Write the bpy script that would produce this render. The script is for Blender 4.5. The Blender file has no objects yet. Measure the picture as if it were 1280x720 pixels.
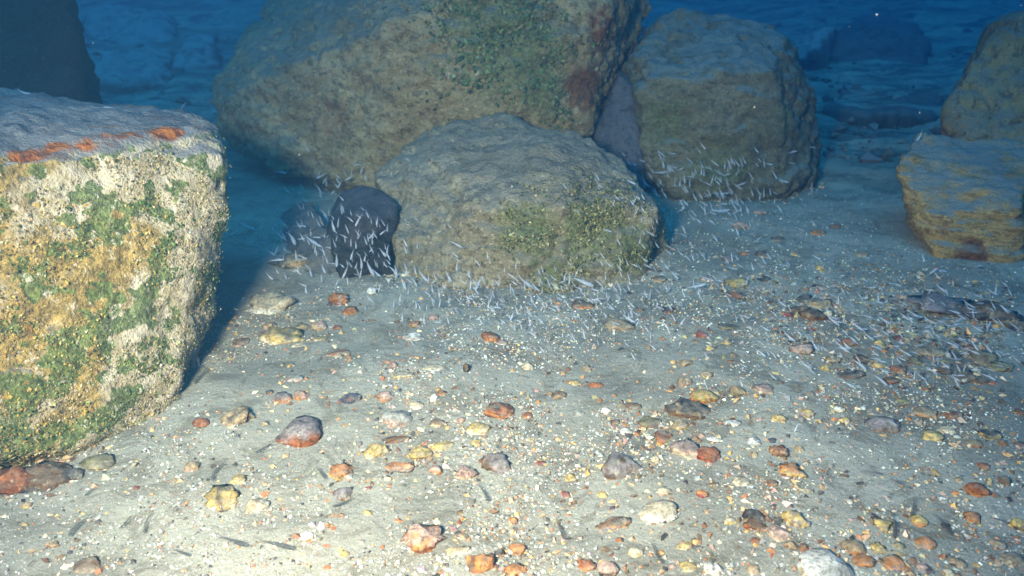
import bpy, bmesh, math, random
import numpy as np
from mathutils import Vector, Matrix, Euler
random.seed(7); RNG = np.random.default_rng(11)
S = bpy.context.scene
COL = S.collection
R = math.radians

# ------------------------------------------------------------------ camera
CAM_H, PITCH, F = 1.0, R(22.7), 1004.0          # metres, radians below level, focal length in photo pixels
cam_d = bpy.data.cameras.new('camera'); cam = bpy.data.objects.new('camera', cam_d); COL.objects.link(cam)
cam.location = (0, 0, CAM_H); cam.rotation_euler = (math.pi/2 - PITCH, 0, 0)
cam_d.sensor_width = 36; cam_d.lens = 36*F/1280; cam_d.clip_start = 0.02; cam_d.clip_end = 400
cam_d.dof.use_dof = True; cam_d.dof.focus_distance = 1.9; cam_d.dof.aperture_fstop = 4.0
S.camera = cam
# ------------------------------------------------------------------ light
SUN_EL, SUN_ROT = R(62), R(200)
w = bpy.data.worlds.new('World'); S.world = w; w.use_nodes = True
nt = w.node_tree; bg = nt.nodes['Background']; bg.inputs[1].default_value = 0.15
sky = nt.nodes.new('ShaderNodeTexSky'); sky.sky_type = 'NISHITA'; sky.sun_disc = False
sky.sun_elevation = SUN_EL; sky.sun_rotation = SUN_ROT
mx = nt.nodes.new('ShaderNodeMix'); mx.data_type = 'RGBA'; mx.blend_type = 'MULTIPLY'; mx.inputs[0].default_value = 1
mx.inputs[7].default_value = (0.030, 0.29, 0.38, 1)       # daylight that has come down through the water overhead
nt.links.new(sky.outputs[0], mx.inputs[6]); nt.links.new(mx.outputs[2], bg.inputs[0])
sd = bpy.data.lights.new('sun', 'SUN'); sd.energy = 0.65; sd.angle = R(40); sd.color = (0.07, 0.55, 0.92)
so = bpy.data.objects.new('sun', sd); COL.objects.link(so)
so.rotation_euler = (R(90)-SUN_EL, 0, R(180)-SUN_ROT)
def dive_lamp(loc, aim, power, size, blend, col):
    d = bpy.data.lights.new('dive_lamp', 'SPOT'); d.energy = power; d.color = col
    d.spot_size = R(size); d.spot_blend = blend; d.shadow_soft_size = 0.15
    o = bpy.data.objects.new('dive_lamp', d); COL.objects.link(o); o.location = loc
    o.rotation_euler = (Vector(aim)-Vector(loc)).to_track_quat('-Z', 'Y').to_euler()
dive_lamp((-0.55, -0.15, 1.24), (-0.02, 2.12, 0.0), 365, 82, 1.0, (1.0, 0.82, 0.60))
S.view_settings.view_transform = 'Standard'; S.view_settings.look = 'None'
S.view_settings.exposure = 1.6; S.view_settings.gamma = 1.0; S.view_settings.use_curve_mapping = False
S.cycles.volume_bounces = 1; S.cycles.max_bounces = 6; S.cycles.diffuse_bounces = 3
S.cycles.use_denoising = True

# ------------------------------------------------------------------ helpers
def hash3(i, j, k, seed):
    h = (i.astype(np.int64)*374761393 + j.astype(np.int64)*668265263 + k.astype(np.int64)*2147483647 + seed*974634777) & 0x7fffffff
    h = ((h ^ (h >> 13))*1274126177) & 0x7fffffff
    h = (h ^ (h >> 16)) & 0xffff
    return h/65535.0
def vnoise(p, seed=0):
    f = np.floor(p); u = p-f; u = u*u*(3-2*u); i, j, k = f[:, 0], f[:, 1], f[:, 2]
    r = 0
    for a in (0, 1):
        for b in (0, 1):
            for c in (0, 1):
                wgt = (u[:, 0] if a else 1-u[:, 0])*(u[:, 1] if b else 1-u[:, 1])*(u[:, 2] if c else 1-u[:, 2])
                r = r + wgt*hash3(i+a, j+b, k+c, seed)
    return r
def fbm(p, scale, octv=4, seed=0, gain=0.5):
    """fractal value noise, roughly -1..1"""
    s, a, t = 0, 1.0, 0
    q = p*scale
    for o in range(octv):
        s = s + a*(vnoise(q+o*17.3, seed+o)*2-1); t += a; a *= gain; q = q*2.03
    return s/t*1.6
def sstep(a, b, x):
    t = np.clip((x-a)/(b-a), 0, 1); return t*t*(3-2*t)
def gz(x, y):
    x = np.atleast_1d(np.asarray(x, float)); y = np.atleast_1d(np.asarray(y, float))
    p = np.stack([x, y, np.zeros_like(x)], 1)
    near = 0.020*fbm(p, 1.6, 3, 3) + 0.006*fbm(p, 9, 3, 5)
    far = sstep(4.5, 12, np.hypot(x, y))
    return near + far*(0.22*fbm(p, 0.33, 4, 9)) + 0.035*np.maximum(0, np.hypot(x, y)-5)**1.1*far
CP, SP = math.cos(PITCH), math.sin(PITCH)
def ray(px, py):
    u, v = (px-640)/F, (360-py)/F
    return Vector((u, CP+v*SP, -SP+v*CP))
def P(px, py, Y):
    d = ray(px, py); return Vector((0, 0, CAM_H)) + d*(Y/d.y)
def G(px, py, h=0.0):
    d = ray(px, py); z = h
    for _ in range(5):
        t = (z-CAM_H)/d.z; q = Vector((0, 0, CAM_H))+d*t
        z = h + float(gz(q.x, q.y)[0])
    return Vector((q.x, q.y, z)), t       # t = depth along the camera axis
def props(o, label=None, cat=None, group=None, kind=None):
    for k, v in (('label', label), ('category', cat), ('group', group), ('kind', kind)):
        if v: o[k] = v
    return o
def link(name, me, mat=None, parent=None):
    o = bpy.data.objects.new(name, me); COL.objects.link(o)
    if mat and not me.materials: me.materials.append(mat)
    if parent: o.parent = parent
    return o
def mesh_np(name, V, faces, smooth=True):
    me = bpy.data.meshes.new(name)
    V = np.asarray(V, np.float32); faces = np.asarray(faces, np.int32); n = faces.shape[1]
    me.vertices.add(len(V)); me.vertices.foreach_set('co', V.ravel())
    me.loops.add(faces.size); me.loops.foreach_set('vertex_index', faces.ravel())
    me.polygons.add(len(faces)); me.polygons.foreach_set('loop_start', np.arange(0, faces.size, n, dtype=np.int32))
    me.update(calc_edges=True); me.validate()
    me.polygons.foreach_set('use_smooth', np.full(len(me.polygons), smooth)); me.update()
    return me
def set_col(me, name, C):
    a = me.attributes.new(name, 'FLOAT_COLOR', 'POINT')
    a.data.foreach_set('color', np.concatenate([C, np.ones((len(C), 1))], 1).astype(np.float32).ravel())
def set_f(me, name, v):
    a = me.attributes.new(name, 'FLOAT', 'POINT'); a.data.foreach_set('value', np.asarray(v, np.float32))
def coords(me):
    c = np.empty(len(me.vertices)*3, np.float32); me.vertices.foreach_get('co', c); return c.reshape(-1, 3).astype(float)
def vnormals(me):
    c = np.empty(len(me.vertices)*3, np.float32); me.vertices.foreach_get('normal', c); return c.reshape(-1, 3).astype(float)

# ------------------------------------------------------------------ materials
class NT:
    def __init__(s, name):
        s.m = bpy.data.materials.new(name); s.m.use_nodes = True; s.t = s.m.node_tree
        s.b = s.t.nodes['Principled BSDF']; s.out = s.t.nodes['Material Output']
    def n(s, typ, **kw):
        o = s.t.nodes.new(typ)
        for k, v in kw.items(): setattr(o, k, v)
        return o
    def put(s, sock, v):
        if hasattr(v, 'node'): s.t.links.new(v, sock)
        else: sock.default_value = (v if not isinstance(v, tuple) or len(v) == 4 or sock.type == 'VECTOR' else (*v, 1))
    def noise(s, scale, detail=5, rough=0.6, dist=0.0, stretch=None):
        tc = s.n('ShaderNodeTexCoord'); o = s.n('ShaderNodeTexNoise')
        o.inputs['Scale'].default_value = scale; o.inputs['Detail'].default_value = detail
        o.inputs['Roughness'].default_value = rough; o.inputs['Distortion'].default_value = dist
        if stretch:
            mp = s.n('ShaderNodeMapping'); mp.inputs['Scale'].default_value = stretch
            s.t.links.new(tc.outputs['Object'], mp.inputs[0]); s.t.links.new(mp.outputs[0], o.inputs['Vector'])
        else: s.t.links.new(tc.outputs['Object'], o.inputs['Vector'])
        return o.outputs[0]
    def attr(s, name, col=False):
        o = s.n('ShaderNodeAttribute', attribute_name=name); return o.outputs[0 if col else 2]
    def ramp(s, v, a, b):
        o = s.n('ShaderNodeMapRange', interpolation_type='SMOOTHSTEP')
        s.put(o.inputs[0], v); o.inputs[1].default_value = a; o.inputs[2].default_value = b; return o.outputs[0]
    def mul(s, a, b, op='MULTIPLY'):
        o = s.n('ShaderNodeMath', operation=op); s.put(o.inputs[0], a); s.put(o.inputs[1], b); return o.outputs[0]
    def mix(s, f, a, b, mode='MIX'):
        o = s.n('ShaderNodeMix', data_type='RGBA', blend_type=mode)
        s.put(o.inputs[0], f); s.put(o.inputs[6], a); s.put(o.inputs[7], b); return o.outputs[2]
    def bump(s, h, strength, dist):
        o = s.n('ShaderNodeBump'); o.inputs['Strength'].default_value = strength; o.inputs['Distance'].default_value = dist
        s.put(o.inputs['Height'], h); s.t.links.new(o.outputs[0], s.b.inputs['Normal'])
    def up(s, a, b):
        g = s.n('ShaderNodeNewGeometry'); x = s.n('ShaderNodeSeparateXYZ'); s.t.links.new(g.outputs['Normal'], x.inputs[0])
        return s.ramp(x.outputs[2], a, b)
    def done(s, col, rough=0.85, spec=0.25):
        s.put(s.b.inputs['Base Color'], col); s.put(s.b.inputs['Roughness'], rough)
        s.b.inputs['Specular IOR Level'].default_value = spec; return s.m

def rock_mat(name, c1, c2, dark, silt, strata=None, silt_amt=0.75, green=(0.060, 0.068, 0.026), pit=0.5):
    """attributes on the mesh: algae (0..1), rust (0..1)"""
    m = NT(name)
    col = m.mix(m.ramp(m.noise(3.0, 6, 0.65, 0.5, strata), 0.38, 0.62), c1, c2)
    col = m.mix(m.mul(m.ramp(m.noise(22, 9, 0.82, 0.4, strata), 0.47, 0.60), min(1, pit+0.35)), col, dark)
    col = m.mix(m.mul(m.ramp(m.noise(7, 7, 0.75, 0.8, strata), 0.50, 0.66), 0.65), col, tuple(0.5*(a+b) for a, b in zip(dark, c1)))
    col = m.mix(m.mul(m.ramp(m.noise(90, 3, 0.6), 0.56, 0.70), 0.55), col, tuple(min(1, x*1.7) for x in c2))
    al = m.ramp(m.mul(m.attr('algae'), m.noise(34, 5, 0.7), 'MULTIPLY'), 0.20, 0.42)
    gcol = m.mix(m.ramp(m.noise(60, 4, 0.7), 0.4, 0.6), green, tuple(x*2.6 for x in green))
    col = m.mix(m.mul(al, 0.8), col, gcol)
    ru = m.ramp(m.mul(m.attr('rust'), m.noise(22, 5, 0.65)), 0.22, 0.40)
    col = m.mix(ru, col, m.mix(m.ramp(m.noise(40, 4), 0.4, 0.65), (0.20, 0.085, 0.030), (0.085, 0.04, 0.02)))
    si = m.mul(m.mul(m.up(0.45, 0.85), m.ramp(m.noise(9, 5, 0.65, 0.4), 0.30, 0.55)), silt_amt)
    col = m.mix(si, col, silt)
    m.bump(m.mul(m.noise(22, 9, 0.8, 0.3, strata), m.noise(120, 3, 0.6), 'ADD'), 0.9, 0.016)
    return m.done(col, 0.9, 0.2)
def tint_mat(name, rough=0.75, spec=0.35, bump=0.4, fine=140):
    m = NT(name); c = m.attr('tint', True)
    v = m.noise(fine, 4, 0.7)
    col = m.mix(m.mul(m.ramp(v, 0.5, 0.72), 0.55), c, m.mix(1.0, c, (0.42, 0.36, 0.34), 'MULTIPLY'))
    col = m.mix(m.mul(m.ramp(m.noise(fine*0.8, 3, 0.6), 0.56, 0.68), 0.5), col, m.mix(0.55, c, (0.75, 0.70, 0.6)))
    m.bump(v, bump, 0.004)
    return m.done(col, rough, spec)

# ------------------------------------------------------------------ seabed
def warp(n, lo, hi, mid, fine):
    """n positions lo..hi, dense round mid"""
    a, b = math.asinh((lo-mid)/fine), math.asinh((hi-mid)/fine)
    return mid + fine*np.sinh(np.linspace(a, b, n))
gx, gy = warp(420, -70, 70, 0.0, 1.6), warp(480, -40, 90, 1.9, 1.4)
XX, YY = np.meshgrid(gx, gy); xf, yf = XX.ravel(), YY.ravel()
zf = gz(xf, yf)
pf = np.stack([xf, yf, zf], 1)
nearw = np.exp(-((yf-1.9)/2.2)**2-(xf/2.5)**2)
zf = zf + nearw*(0.0035*fbm(pf, 22, 3, 21))
pf[:, 2] = zf
nxv, nyv = len(gx), len(gy)
idx = np.arange(nxv*nyv).reshape(nyv, nxv)
quads = np.stack([idx[:-1, :-1], idx[:-1, 1:], idx[1:, 1:], idx[1:, :-1]], -1).reshape(-1, 4)
m = NT('silty_sand')
c = m.mix(m.ramp(m.noise(2.2, 5, 0.6, 0.4), 0.35, 0.65), (0.195, 0.185, 0.155), (0.30, 0.285, 0.24))
c = m.mix(m.mul(m.ramp(m.noise(260, 3, 0.7), 0.55, 0.7), 0.7), c, (0.50, 0.48, 0.42))
c = m.mix(m.mul(m.ramp(m.noise(190, 4, 0.7), 0.57, 0.70), 0.75), c, (0.075, 0.075, 0.075))
c = m.mix(m.mul(m.ramp(m.noise(8, 9, 0.82, 0.9), 0.49, 0.58), 0.6), c, (0.12, 0.105, 0.08))
c = m.mix(m.mul(m.mul(m.ramp(m.noise(1.6, 8, 0.78, 0.8, (1, 1.6, 1)), 0.46, 0.60), m.attr('rubble')), 0.85), c, (0.05, 0.052, 0.05))
m.bump(m.mul(m.noise(70, 6, 0.75), m.noise(14, 4, 0.6), 'ADD'), 0.7, 0.010)
SAND = m.done(c, 0.95, 0.1)
dist = np.hypot(xf, yf)
rub = sstep(3.3, 4.8, dist)
pf[:, 2] += rub*(0.030*fbm(pf, 3.2, 5, 31)) - 0.02*rub*np.abs(fbm(pf, 1.4, 3, 37))
sb = mesh_np('seabed', pf, quads); set_f(sb, 'rubble', np.maximum(rub, 0.9*np.exp(-((xf-1.25)/.42)**2-((yf-2.15)/.28)**2)))
props(link('seabed', sb, SAND), kind='structure')

# ------------------------------------------------------------------ boulders
def rock_mesh(name, hulls, voxel, smooth, disp, seed):
    """hulls: lists of corner points; the union of their hulls is weathered into one rock"""
    bm = bmesh.new()
    for pts in hulls:
        vs = [bm.verts.new(p) for p in pts]
        r = bmesh.ops.convex_hull(bm, input=vs)
        bad = [e for e in r['geom_interior'] if isinstance(e, bmesh.types.BMVert)]
        if bad: bmesh.ops.delete(bm, geom=list(set(bad)), context='VERTS')
    bmesh.ops.recalc_face_normals(bm, faces=bm.faces)
    me = bpy.data.meshes.new('hull'); bm.to_mesh(me); bm.free()
    o = bpy.data.objects.new('hull', me); COL.objects.link(o)
    md = o.modifiers.new('r', 'REMESH'); md.mode = 'VOXEL'; md.voxel_size = voxel
    dg = bpy.context.evaluated_depsgraph_get(); dg.update()
    out = bpy.data.meshes.new_from_object(o.evaluated_get(dg)); out.name = name
    bpy.data.objects.remove(o); bpy.data.meshes.remove(me)
    V = coords(out)
    E = np.empty(len(out.edges)*2, np.int32); out.edges.foreach_get('vertices', E); E = E.reshape(-1, 2)
    deg = np.bincount(E.ravel(), minlength=len(V)).astype(float)[:, None]
    for _ in range(smooth):
        A = np.zeros_like(V); np.add.at(A, E[:, 0], V[E[:, 1]]); np.add.at(A, E[:, 1], V[E[:, 0]])
        V = V*0.4 + 0.6*A/deg
    out.vertices.foreach_set('co', V.astype(np.float32).ravel()); out.update()
    N = vnormals(out)
    d = 0
    for amp, sc, oc, st in disp:
        q = V*np.array(st)
        d = d + amp*fbm(q, sc, oc, seed)
        seed += 5
    q = V*np.array(disp[-1][3])
    cr = np.abs(fbm(q+3.1, 1.7, 4, seed+1)); d = d - disp[0][0]*0.5*sstep(0.05, 0.0, cr)*sstep(-0.1, 0.2, fbm(q, 1.1, 2, seed+2))
    cr2 = np.abs(fbm(q, 5.5, 4, seed+3)); d = d - disp[0][0]*0.30*sstep(0.10, 0.0, cr2)
    V = V + N*np.asarray(d)[:, None]
    out.vertices.foreach_set('co', V.astype(np.float32).ravel())
    out.polygons.foreach_set('use_smooth', np.ones(len(out.polygons), bool)); out.update()
    return out
ISO = (1, 1, 1); BED = (1, 1, 3.2)
def blobs(V, spots):
    r = np.zeros(len(V))
    for p, rad, amt in spots:
        r = np.maximum(r, amt*np.exp(-(np.linalg.norm(V-np.array(p), axis=1)/rad)**2))
    return r
OCT = np.array([[1,0,0],[-1,0,0],[0,1,0],[0,-1,0],[0,0,1],[0,0,-1]], float)
OCF = np.array([[0,2,4],[2,1,4],[1,3,4],[3,0,4],[2,0,5],[1,2,5],[3,1,5],[0,3,5]])
def grains(name, pos, nrm, size, flat, colr, mat, parent=None):
    """many little uneven lumps (8 faces each) as one mesh"""
    n = len(pos)
    J = OCT[None]*(0.55+0.9*RNG.random((n, 6, 1))) + RNG.normal(0, 0.18, (n, 6, 3))
    t = np.cross(nrm, RNG.normal(size=(n, 3))); t /= np.linalg.norm(t, axis=1, keepdims=True)+1e-9
    b = np.cross(nrm, t)
    sx, sy = size*(0.7+0.6*RNG.random(n)), size*(0.6+0.5*RNG.random(n))
    V = pos[:, None] + J[..., 0:1]*t[:, None]*sx[:, None, None] + J[..., 1:2]*b[:, None]*sy[:, None, None] + J[..., 2:3]*nrm[:, None]*(size*flat)[:, None, None]
    Fc = OCF[None] + 6*np.arange(n)[:, None, None]
    me = mesh_np(name, V.reshape(-1, 3), Fc.reshape(-1, 3), smooth=False)
    set_col(me, 'tint', np.repeat(colr, 6, 0))
    return props(link(name, me, mat, parent), kind='stuff')
def pal(n, cols, wts, jit=0.18):
    c = np.array(cols)[RNG.choice(len(cols), n, p=np.array(wts)/sum(wts))]
    return np.clip(c*(1+RNG.normal(0, jit, (n, 1)))*(1+RNG.normal(0, 0.06, (n, 3))), 0.01, 0.95)
ALGAE = tint_mat('algae_felt', 0.95, 0.05, 0.2, 300)
def face_pts(o, n, weight):
    me = o.data
    c = np.empty(len(me.polygons)*3, np.float32); me.polygons.foreach_get('center', c); c = c.reshape(-1, 3).astype(float)
    q = np.empty(len(me.polygons)*3, np.float32); me.polygons.foreach_get('normal', q); q = q.reshape(-1, 3).astype(float)
    wt = weight(c, q); i = RNG.choice(len(c), n, p=wt/wt.sum())
    return c[i]+RNG.normal(0, 0.006, (n, 3)), q[i]

def boulder(name, label, hulls, mat, voxel=0.016, smooth=5, disp=None, seed=1, algae=(), rust=(), cat='boulder'):
    disp = disp or [(0.035, 2.2, 4, ISO), (0.012, 9, 4, ISO), (0.004, 40, 3, ISO)]
    me = rock_mesh(name, hulls, voxel, smooth, disp, seed)
    V = coords(me)
    set_f(me, 'algae', blobs(V, algae)); set_f(me, 'rust', blobs(V, rust))
    return props(link(name, me, mat), label, cat, None, 'thing')

def left_mat():
    m = NT('pale_algae_stone')
    col = m.mix(m.ramp(m.noise(14, 6, 0.7, 0.4), 0.38, 0.62), (0.37, 0.295, 0.185), (0.53, 0.455, 0.35))
    mu = m.ramp(m.mul(m.attr('mustard'), m.noise(22, 8, 0.8, 0.5)), 0.15, 0.27)
    col = m.mix(m.mul(mu, 0.9), col, m.mix(m.ramp(m.noise(55, 4, 0.7), 0.38, 0.62), (0.17, 0.115, 0.03), (0.42, 0.28, 0.085)))
    gr = m.ramp(m.mul(m.attr('algae'), m.noise(26, 8, 0.8, 0.6)), 0.23, 0.30)
    col = m.mix(m.mul(gr, 0.9), col, m.mix(m.ramp(m.noise(70, 4, 0.7), 0.38, 0.62), (0.045, 0.075, 0.022), (0.17, 0.21, 0.07)))
    col = m.mix(m.mul(m.ramp(m.noise(60, 6, 0.8), 0.53, 0.60), 0.8), col, (0.075, 0.06, 0.03))
    col = m.mix(m.mul(m.ramp(m.noise(40, 7, 0.78, 0.4), 0.57, 0.63), 0.75), col, (0.68, 0.60, 0.50))
    top = m.mix(m.ramp(m.noise(7, 6, 0.7, 0.6, (1, 1, 1)), 0.4, 0.6), (0.15, 0.14, 0.145), (0.25, 0.235, 0.225))
    top = m.mix(m.mul(m.ramp(m.noise(9, 5, 0.6, 0.8, (0.5, 2, 2)), 0.56, 0.66), 0.6), top, (0.16, 0.085, 0.06))
    col = m.mix(m.up(0.55, 0.85), col, top)
    ru = m.ramp(m.mul(m.attr('rust'), m.noise(16, 6, 0.72)), 0.20, 0.36)
    col = m.mix(ru, col, m.mix(m.ramp(m.noise(40, 4), 0.4, 0.65), (0.40, 0.13, 0.03), (0.13, 0.04, 0.02)))
    m.bump(m.mul(m.noise(42, 8, 0.75, 0.3), m.noise(130, 3, 0.6), 'ADD'), 0.8, 0.014)
    return m.done(col, 0.95, 0.1)
M_LEFT = left_mat()
lb = boulder('boulder', 'big square boulder with flat top and yellow and green algae on its bright face',
  [[P(280,195,2.02), P(284,222,2.04), P(277,330,2.02), P(262,400,2.02), P(252,452,1.99), P(205,522,1.66), P(100,556,1.47), P(0,572,1.34), P(-160,590,1.2),
    P(240,160,2.06), P(120,177,1.80), P(0,189,1.62), P(-170,200,1.40), P(264,158,2.32), P(230,141,2.5), P(120,137,2.46), P(60,124,2.46), P(0,114,2.42), P(-180,104,2.3),
    P(225,300,2.75), P(-250,250,2.6), P(150,330,2.7), P(130,580,1.6), P(0,610,1.5), P(-160,640,1.36)]],
  M_LEFT, 0.0105, 3, [(0.015, 2.6, 4, ISO), (0.012, 11, 4, ISO), (0.005, 45, 3, ISO)], 3,
  algae=[(P(130,240,1.85),.19,1.0), (P(180,290,1.88),.17,.9), (P(120,420,1.65),.18,1.0), (P(75,500,1.5),.13,.8), (P(60,310,1.7),.10,.7), (P(185,440,1.8),.14,.9), (P(225,240,1.98),.08,.75), (P(215,330,1.95),.08,.6)],
  rust=[(P(105,194,1.78),.042,1.25), (P(135,188,1.83),.042,1.25), (P(165,181,1.9),.038,1.25), (P(75,198,1.74),.042,1.2), (P(40,202,1.68),.04,1.2), (P(203,174,1.97),.036,1.25), (P(120,192,1.80),.038,1.2), (P(150,184,1.86),.034,1.2), (P(90,196,1.76),.035,1.1), (P(60,200,1.71),.036,1.1), (P(20,204,1.65),.035,1.1), (P(190,176,1.94),.034,1.2), (P(215,172,1.99),.035,1.2), (P(20,560,1.4),.15,.45), (P(0,400,1.5),.16,.5)])
V = coords(lb.data)
ga = np.empty(len(V), np.float32); lb.data.attributes['algae'].data.foreach_get('value', ga)
ga = np.maximum(0.55*ga, (0.55+0.45*ga)*sstep(-0.05, 0.18, fbm(V, 17, 5, 77, 0.62))); ga[V[:, 2] < 0.02] *= 0.5
lb.data.attributes['algae'].data.foreach_set('value', ga.astype(np.float32))
set_f(lb.data, 'mustard', sstep(-0.80, -0.99, V[:, 0]+0.18*fbm(V, 6, 3, 51)+0.12*(0.3-V[:, 2]))*(0.72+0.45*fbm(V, 5, 3, 57)))
def left_w(c, q):
    f = sstep(0.0, 0.35, -q[:, 1]+0.25*q[:, 0])*sstep(0.62, 0.35, q[:, 2])
    return 1e-6 + f*sstep(-0.25, 0.25, fbm(c, 9, 4, 41)+0.25)*(c[:, 1] < 2.2)*(c[:, 0] > -1.6)
n = 42000; c, q = face_pts(lb, n, left_w)
u = sstep(-0.80, -1.01, c[:, 0]+0.10*fbm(c, 6, 3, 51)+0.1*(0.3-c[:, 2]))
gr = sstep(-0.05, 0.18, fbm(c, 17, 5, 77, 0.62))
must = pal(n, [(0.42,0.27,0.06),(0.30,0.21,0.06),(0.50,0.37,0.13),(0.14,0.10,0.035)], [4,3,2,4])
grn = pal(n, [(0.10,0.15,0.04),(0.18,0.23,0.07),(0.05,0.08,0.025),(0.28,0.30,0.12)], [4,3,3,2])
crm = pal(n, [(0.52,0.42,0.26),(0.40,0.31,0.16),(0.58,0.51,0.40),(0.24,0.19,0.08)], [4,4,1,4])
pick = RNG.random(n)
cc = np.where((pick < 0.15+0.7*u)[:, None], must, np.where((RNG.random(n) < 0.22+0.7*gr)[:, None], grn, crm))
grains('algae_tufts', c, q, 0.0014+0.0030*RNG.random(n)**3, 0.45, cc*0.85, ALGAE, lb)

M_BIG = rock_mat('olive_grey_stone', (0.25, 0.185, 0.095), (0.35, 0.275, 0.16), (0.085, 0.06, 0.035), (0.16, 0.155, 0.14), (1,1,1.7), 0.7)
bb = boulder('boulder', 'largest boulder, rising out of the top of the view, undercut at its lower edge',
  [[P(256,130,4.0), P(274,86,4.5), P(330,0,5.2), P(420,-110,5.7), P(284,180,3.95), P(345,214,3.65), P(420,226,3.5), P(560,250,3.42), P(725,185,3.55), P(737,160,3.6), P(728,120,3.55),
    P(762,0,3.62), P(775,-110,3.8), P(815,18,4.3), P(818,-110,4.5), P(775,80,4.2), P(745,165,4.1), P(390,78,3.6), P(480,34,3.44), P(600,-20,3.5), P(640,-140,4.0), P(500,140,3.38), P(640,120,3.4),
    P(400,150,5.3), P(700,130,5.3), P(560,-120,5.2), P(380,215,4.4), P(700,240,4.2)]],
  M_BIG, 0.016, 2, [(0.06, 1.6, 4, ISO), (0.030, 6, 5, (1,1,1.8)), (0.010, 30, 3, ISO)], 12,
  algae=[(P(640,50,3.4),.30,1.0), (P(680,110,3.42),.18,.9), (P(590,20,3.45),.2,.8), (P(430,60,3.6),.2,.5)],
  rust=[(P(735,110,3.55),.14,1.0), (P(755,40,3.6),.14,.9), (P(410,150,3.5),.22,.62), (P(460,90,3.5),.2,.5)])
n = 2600; c, q = face_pts(bb, n, lambda c, q: 1e-7+(q[:, 1] < -0.2)*blobs(c, [(P(650,50,3.45),.26,1), (P(690,110,3.45),.15,1), (P(600,15,3.5),.2,1)])*sstep(-.1, .3, fbm(c, 10, 3, 4)))
grains('algae_tufts', c, q, 0.004+0.008*RNG.random(n), 0.7, pal(n, [(0.07,0.10,0.04),(0.13,0.15,0.07),(0.04,0.055,0.03),(0.2,0.2,0.12)], [4,3,3,1]), ALGAE, bb)

M_LOW = rock_mat('silted_grey_stone', (0.235, 0.185, 0.115), (0.35, 0.295, 0.205), (0.085, 0.062, 0.04), (0.20, 0.18, 0.155), (1,1,2.2), 0.55)
lo = boulder('boulder', 'low rounded boulder with a yellow-green algae patch, in front of the largest boulder',
  [[P(482,350,2.52), P(560,362,2.40), P(700,366,2.38), P(800,356,2.46), P(836,316,2.74), P(830,268,2.8), P(802,226,2.9), P(766,184,3.05), P(722,162,3.15), P(622,134,3.35), P(545,152,3.3), P(470,212,3.1),
    P(486,300,2.62), P(596,262,2.52), P(700,250,2.47), P(812,262,2.6), P(505,282,2.66), P(560,190,2.95), P(720,190,2.85), P(500,320,3.3), P(800,300,3.3), P(640,330,3.6), P(640,400,2.5)]],
  M_LOW, 0.012, 3, [(0.035, 2.4, 4, ISO), (0.022, 8, 5, (1,1,2.2)), (0.008, 36, 3, ISO)], 25,
  algae=[(P(740,290,2.45),.16,1.0), (P(660,285,2.45),.13,1.0), (P(790,310,2.5),.14,.9), (P(690,340,2.38),.12,.8)],
  rust=[(P(560,230,2.75),.2,.45), (P(760,330,2.42),.1,.5)])
n = 5200; c, q = face_pts(lo, n, lambda c, q: 1e-7+(q[:, 1] < 0)*blobs(c, [(P(760,285,2.5),.15,1), (P(660,290,2.47),.12,.9), (P(790,320,2.5),.12,.9), (P(700,335,2.4),.12,.7), (P(620,270,2.5),.08,.6)])*sstep(-.05, .25, fbm(c, 14, 4, 8)))
grains('algae_tufts', c, q, 0.0022+0.0045*RNG.random(n)**2, 0.6, pal(n, [(0.10,0.105,0.035),(0.20,0.18,0.075),(0.045,0.05,0.025),(0.32,0.27,0.14)], [4,4,5,2]), ALGAE, lo)

M_RIGHT = rock_mat('dusky_stone', (0.12, 0.10, 0.058), (0.18, 0.155, 0.10), (0.045, 0.04, 0.028), (0.15, 0.18, 0.18), (1,1,1.8), 1.0)  # silt tinted bluish to carry the blue light falling on the top
rb = boulder('boulder', 'broad upright boulder with silted top painted blue-lit, beside the largest boulder',
  [[P(798,135,3.52), P(800,212,3.52), P(850,248,3.4), P(885,255,3.38), P(985,244,3.42), P(1036,206,3.85), P(1034,170,3.85), P(1004,95,3.8), P(986,46,3.95), P(966,26,4.05), P(905,9,4.15), P(832,16,4.15), P(802,46,3.95),
    P(779,82,3.9), P(802,98,3.56), P(880,98,3.48), P(965,92,3.52), P(1010,250,4.5), P(800,250,4.5), P(960,60,4.9), P(820,60,4.9), P(900,300,3.6)]],
  M_RIGHT, 0.015, 3, [(0.045, 2.0, 4, ISO), (0.026, 7, 5, (1,1,2)), (0.009, 34, 3, ISO)], 33,
  algae=[(P(830,150,3.5),.2,.7), (P(900,210,3.4),.25,.65), (P(980,150,3.5),.2,.6)], rust=[(P(900,140,3.45),.3,.35)])

M_SLAB = rock_mat('mauve_stone', (0.075, 0.07, 0.082), (0.11, 0.10, 0.115), (0.035, 0.032, 0.036), (0.10, 0.10, 0.11), None, 0.4)
boulder('rock_slab', 'smooth mauve slab wedged upright between the two tallest boulders',
  [[P(742,170,3.62), P(772,92,3.72), P(795,112,3.66), P(801,205,3.5), P(806,240,3.4), P(768,205,3.46), P(748,195,3.55), P(775,80,4.0), P(810,110,4.0), P(810,240,3.9), P(740,220,3.9)]],
  M_SLAB, 0.012, 6, [(0.014, 4, 4, ISO), (0.004, 30, 3, ISO)], 41, cat='rock')

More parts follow.
